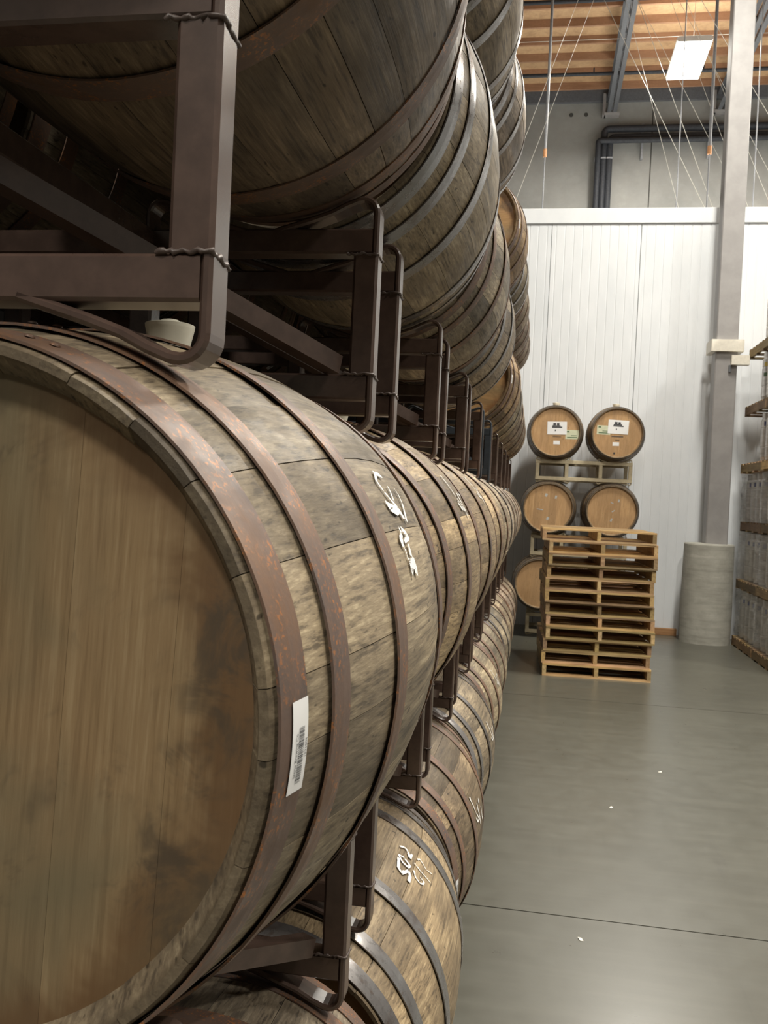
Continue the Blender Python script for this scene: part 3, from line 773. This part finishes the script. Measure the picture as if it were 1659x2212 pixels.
pos = ['bottom', 'second from the floor', 'third from the floor', 'fourth from the floor', 'fifth from the floor', 'sixth from the floor', 'seventh from the floor', 'eighth from the floor', 'ninth from the floor', 'tenth from the floor', 'second from the top', 'topmost']
offs = [0.004, -0.010, 0.0, 0.022, 0.018, 0.008, -0.004, -0.006, 0.005, 0.014, 0.014, -0.030]
for k in range(12):
    pallet((0.612+offs[k], 9.02 + (0.02 if k % 3 else -0.01), 0.1208*k), 0.050 + random.uniform(-0.012, 0.012) + (-0.02 if k == 11 else 0), 'worn wooden pallet, %s in the free-standing pallet stack' % pos[k], 'stacked empty pallets', 300+k, wd=1.09 if k == 11 else 1.04)

# ------------------------------------------------------------------ column, its concrete guard, the plank
ct = thing('steel_column', 'grey square steel column rising to the roof behind the pallets', 'column', (2.235, 12.20, 0))
m = MB(); m.cbox(-0.135, 0.135, -0.135, 0.135, 0, ZR, 0.012, 'z'); obj('shaft', m.mesh('shaft', M_colp), ct)
m = MB(); m.cbox(-0.20, 0.20, -0.19, 0.19, 3.72, 3.87, 0.01, 'z'); obj('collar', m.mesh('collar', M_pad), ct)['label'] = 'white collar strapped round the column'
m = MB(); m.cbox(0.05, 0.27, -0.21, -0.11, 3.55, 3.67, 0.006, 'z'); obj('sensor_box', m.mesh('sensor_box', M_pad), ct)['label'] = 'small white box below the collar'
m = MB(); m.box(0.03, 0.06, -0.16, -0.135, 3.46, 3.55); obj('conduit', m.mesh('conduit', M_steel), ct)
m = MB(); m.lathe([(0.315, 0), (0.318, 0.5), (0.312, 0.9), (0.308, 1.255), (0.300, 1.272), (0.0, 1.272)], 48, 'z', True, True)
tag(obj('column_guard', m.mesh('column_guard', M_guard), None, (2.165, 12.17, 0)), 'round concrete guard cast around the foot of the column', 'column guard')
m = MB(); m.cbox(-0.55, 0.55, 0, 0.05, 0, 0.095, 0.004, 'x'); tag(obj('wood_plank', m.mesh('wood_plank', M_pine_x), None, (1.32, 12.52, 0.0), color=(0.95, 0.72, 0.58)), 'reddish plank lying along the foot of the white wall', 'plank')

# ------------------------------------------------------------------ kegs on pallets at the right
m = MB(); m.lathe([(0.100,0.0),(0.108,0.004),(0.108,0.035),(0.117,0.060),(0.1175,0.17),(0.1135,0.175),(0.1135,0.185),(0.1175,0.19),(0.1175,0.40),(0.1135,0.405),(0.1135,0.415),(0.1175,0.42),(0.117,0.50),(0.100,0.530),(0.0,0.540)], 24, 'z', True, True); keg_body = m.mesh('keg_body', M_keg)
m = MB(); m.lathe([(0.104,0.515),(0.106,0.545),(0.108,0.585),(0.106,0.590),(0.101,0.586),(0.100,0.520)], 24, 'z', True, False); keg_rim = m.mesh('keg_rim', M_keg)
m = MB(); m.lathe([(0.025,0.535),(0.025,0.552),(0.02,0.556),(0.0,0.556)], 12, 'z', True, False); keg_valve = m.mesh('keg_valve', M_keg)
def keg(loc, label, seed):
    t = thing('beer_keg', label, 'keg', loc, (0, 0, seed*1.3), 'slim steel kegs on pallets at the right')
    obj('body', keg_body, t); obj('rim', keg_rim, t); obj('valve', keg_valve, t); return t
HL = 0.727
lvn = ['floor level', 'second level', 'third level', 'fourth level', 'fifth level', 'top level']
KG = {}
for sname, ya, lv_n in (('near', 9.95, 6), ('far', 11.06, 6)):
    for lv in range(lv_n):
        dp = 1.06
        p = pallet((2.49+0.5+0.015*((lv*7) % 3), ya, HL*lv), 0, 'pallet under kegs, %s stack at the right, %s' % (sname, lvn[lv]), 'pallets under the kegs', 700+lv+ (50 if sname == 'far' else 0), wd=1.0, dp=dp, dim=0.95 if lv == 3 else 0.5)
        for c in range(2):
            for r in range(4):
                if sname == 'far' and lv >= 3 and r >= 2: continue
                x = 2.49+0.17 + c*0.245 + (0.02 if lv % 2 else 0); y = ya + 0.15 + r*0.252
                KG[(sname, lv, c, r)] = keg((x, y, HL*lv + 0.1206), 'slim steel keg, %s stack, %s, %s row, %s' % (sname, lvn[lv], 'outer' if c == 0 else 'inner', ['front', 'second from front', 'third from front', 'rearmost'][r]), r+c*3+lv)
        if lv < 3:
            m = MB(); x0, x1, y0, y1, z0, z1 = 2.512, 3.07, ya+0.002, ya+1.057, HL*lv+0.123, HL*lv+0.720
            rr = random.Random(lv*3+len(sname)); n = 40; rows = []
            rim = []
            for k in range(n):
                u = k/n*4; e = int(u); f = u-e
                a = [(x0+(x1-x0)*f, y0), (x1, y0+(y1-y0)*f), (x1-(x1-x0)*f, y1), (x0, y1-(y1-y0)*f)][e]; rim.append(a)
            hs = 9; vs = []
            for j in range(hs+1):
                for a in rim:
                    d = 0.008*math.sin(a[1]*23+j*1.7)+rr.uniform(-0.006, 0.006); vs.append((a[0]+d, a[1]+d*0.5, z0+(z1-z0)*j/hs))
            m.add(vs, [(j*n+k, j*n+(k+1) % n, (j+1)*n+(k+1) % n, (j+1)*n+k) for j in range(hs) for k in range(n)], True)
            tag(obj('stretch_film', m.mesh('stretch_film', M_film)), 'clear stretch film wrapped round the kegs, %s stack, %s' % (sname, lvn[lv]), 'plastic film', 'stretch film on the keg stacks')
def keg_mark(k, mat, name, a, z, wd, hg):
    r = 0.1188; m = MB(); vs = []
    for i in range(7):
        th = a + (i/6-0.5)*wd/r; vs += [(r*math.cos(th), r*math.sin(th), z-hg/2), (r*math.cos(th), r*math.sin(th), z+hg/2)]
    m.add(vs, [(2*i, 2*i+2, 2*i+3, 2*i+1) for i in range(6)], True); return obj(name, m.mesh(name, mat), k)
M_blue = mat_paint('blue_print', (0.10, 0.12, 0.30), 0.1, 0.5); M_yel = mat_paint('yellow_print', (0.72, 0.56, 0.12), 0.05, 0.5)
for key, kk in KG.items():
    if key[2] == 0:
        a = -2.35 - kk.rotation_euler.z
        if key[1] == 4: keg_mark(kk, M_yel, 'yellow_label', a, 0.44, 0.09, 0.05); keg_mark(kk, M_inkgrn, 'green_band', a, 0.32, 0.10, 0.045)
        else: keg_mark(kk, M_blue, 'blue_print', a, 0.46, 0.05, 0.05)

# ------------------------------------------------------------------ under the roof: girders, pipes, rods, cables
for gx, lab in ((1.085, 'grey open-web roof girder ending at the concrete wall, left one'), (3.33, 'grey open-web roof girder behind the steel column, right one'), (7.6, 'grey open-web roof girder far to the right')):
    g = thing('roof_girder', lab, 'girder', (gx, 0, 10.06), group='roof girders')
    for x in (-0.10, 0.02):
        for z, nm in ((0, 'bottom_chord'), (0.36, 'top_chord')):
            m = MB(); m.box(x, x+0.08, YN, YF-0.09, z, z+0.012); m.box((x if x > 0 else x+0.068), (x+0.012 if x > 0 else x+0.08), YN, YF-0.09, z+0.012, z+0.075); obj(nm, m.mesh(nm, M_steel), g)
    m = MB(); m.tube((0, 0, 0.04), (0, 0.32, 0.40), 0.016, 6); wa = m.mesh('web_bar', M_steel)
    m = MB(); m.tube((0, 0.32, 0.40), (0, 0.64, 0.04), 0.016, 6); wbm = m.mesh('web_bar', M_steel)
    y = YN
    while y < YF-0.8:
        obj('web_bar', wa, g, (0, y, 0)); obj('web_bar', wbm, g, (0, y, 0)); y += 0.64
    m = MB(); m.box(-0.16, 0.16, YF-0.20, YF-0.0, -0.05, -0.002); obj('seat_plate', m.mesh('seat_plate', M_colp), g)
    m = MB(); m.box(-0.19, -0.13, YF-0.16, YF-0.0, -0.05, 0.42); obj('seat_angle', m.mesh('seat_angle', M_colp), g)
for y, lab in ((18.39, 'dark sprinkler pipe under the roof, the one nearer the concrete wall'), (15.72, 'dark sprinkler pipe under the roof at the top of the view')):
    m = MB(); m.tube((XL, y, 10.22), (XR, y, 10.22), 0.035, 10)
    s_ = thing('sprinkler_pipe', lab, 'pipe', (0, 0, 0), group='sprinkler pipes'); obj('run', m.mesh('run', M_dpipe), s_)
    for x in (0.62, 2.7, 4.8):
        m = MB(); m.tube((x, y, 10.25), (x, y, 10.34), 0.014, 6); obj('sprinkler_head', m.mesh('sprinkler_head', M_dpipe), s_)
YP = 19.84
def elbow(x, z, r=0.10):
    return [(x, YP, 5.6), (x, YP, z-r)] + [(x + r*(1-math.cos(PI/2*k/5)), YP, z-r + r*math.sin(PI/2*k/5)) for k in range(1, 6)] + [(8.0, YP, z)]
for nm, P, r, lab in (('a', elbow(0.955, 9.715), 0.072, 'dark jacketed pipe on the concrete wall, upper run'), ('b', elbow(1.075, 9.535), 0.072, 'dark jacketed pipe on the concrete wall, middle run'),
                      ('c', elbow(0.835, 9.43, 0.05), 0.060, 'dark jacketed pipe on the concrete wall, lowest run')):
    t = thing('wall_pipe', lab, 'pipe', (0, 0, 0), group='dark pipes on the concrete wall')
    if nm == 'c': P = [(x, y-0.11 if z > 9 else y, z) for x, y, z in P]
    m = MB(); m.polytube(P, r, 10); obj('run', m.mesh('run', M_dpipe), t)
    m = MB(); m.box(P[0][0]-0.07, P[0][0]+0.07, YP-0.075, YF, 9.07, 9.10); obj('clamp', m.mesh('clamp', M_rod), t)
for x in (1.75, 3.1, 4.45):
    m = MB(); m.box(x-0.02, x+0.02, YP+0.06, YF, 9.1, 9.85); tag(obj('pipe_bracket', m.mesh('pipe_bracket', M_rod)), 'upright bracket holding the dark pipes, %s' % {1.75: 'leftmost', 3.1: 'middle', 4.45: 'rightmost'}[x], 'bracket', 'pipe brackets')
YH = 14.0
def rod(x, z_mid, r0, r1, lab):
    t = thing('hanger_rod', lab, 'rod', (x, YH, 5.66), group='hanger rods over the cold room')
    m = MB(); m.tube((0, 0, z_mid-5.66), (0, 0, ZR-5.66), r0, 8); obj('upper_rod', m.mesh('upper_rod', M_rod), t)
    m = MB(); m.tube((0, 0, -0.14), (0, 0, z_mid-5.66), r1, 8); obj('lower_rod', m.mesh('lower_rod', M_rod), t)
    if r0 > 0.015:
        m = MB(); m.tube((0, 0, z_mid-5.74), (0, 0, z_mid-5.62), r0*1.35, 8); obj('coupling', m.mesh('coupling', M_brass), t)
rod(-0.195, 7.03, 0.021, 0.010, 'thick grey hanger rod nearest the barrels, with orange coupling')
rod(2.20, 7.03, 0.024, 0.011, 'thick grey hanger rod left of the column, with orange coupling')
rod(1.766, 7.6, 0.008, 0.010, 'thin hanger rod below the glowing ceiling lamp')
rod(2.845, 7.6, 0.009, 0.010, 'thin hanger rod right of the column')
wl = [((0.275,9.297),(-0.656,6.531)), ((0.479,9.287),(-0.496,6.423)), ((1.641,9.233),(1.901,8.644)), ((1.885,9.222),(2.511,8.182)), ((1.237,8.019),(1.718,6.399)),
      ((1.296,7.908),(2.082,6.375)), ((1.604,8.008),(2.207,6.496)), ((1.833,8.035),(2.483,6.831)), ((2.236,7.853),(2.459,7.305)), ((2.746,7.636),(3.008,7.158))]
wn = ['first', 'second', 'third', 'fourth', 'fifth', 'sixth', 'seventh', 'eighth', 'ninth', 'tenth']
for k, ((xa, za), (xb_, zb)) in enumerate(wl):
    d = (xb_-xa)/(zb-za); m = MB(); yy = YH + 0.12*(k-5) + 0.06
    m.tube((xa + d*(ZR-za), yy, ZR), (xa + d*(5.55-za), yy, 5.55), 0.0042 if k in (3, 5, 6) else 0.0028, 5)
    tag(obj('brace_cable', m.mesh('brace_cable', M_wire)), 'thin slanting brace cable above the cold room, %s from the left' % wn[k], 'cable', 'slanting brace cables')
m = MB(); m.tube((XL, 16.9, 10.15), (XR, 16.9, 10.15), 0.006, 5); tag(obj('brace_cable', m.mesh('brace_cable', M_wire)), 'thin level wire running across under the roof joists', 'cable')
# scraps on the floor
for x, y, a, lab in ((0.838, 5.99, 0.4, 'pale paper scrap on the floor, farther one'), (0.474, 5.19, 1.2, 'pale paper scrap on the floor, middle one'), (0.238, 3.57, 2.0, 'pale paper scrap on the floor, nearest the floor joint')):
    m = MB(); m.add([(-0.012,-0.005,0.001),(0.010,-0.008,0.002),(0.014,0.006,0.005),(-0.008,0.007,0.001)], [(0,1,2,3)]); m.add([(-0.012,-0.005,0.0),(0.010,-0.008,0.0),(0.014,0.006,0.003),(-0.008,0.007,0.0)], [(3,2,1,0)])
    tag(obj('paper_scrap', m.mesh('paper_scrap', M_pad), None, (x, y, 0.0005), (0, 0, a)), lab, 'scrap')
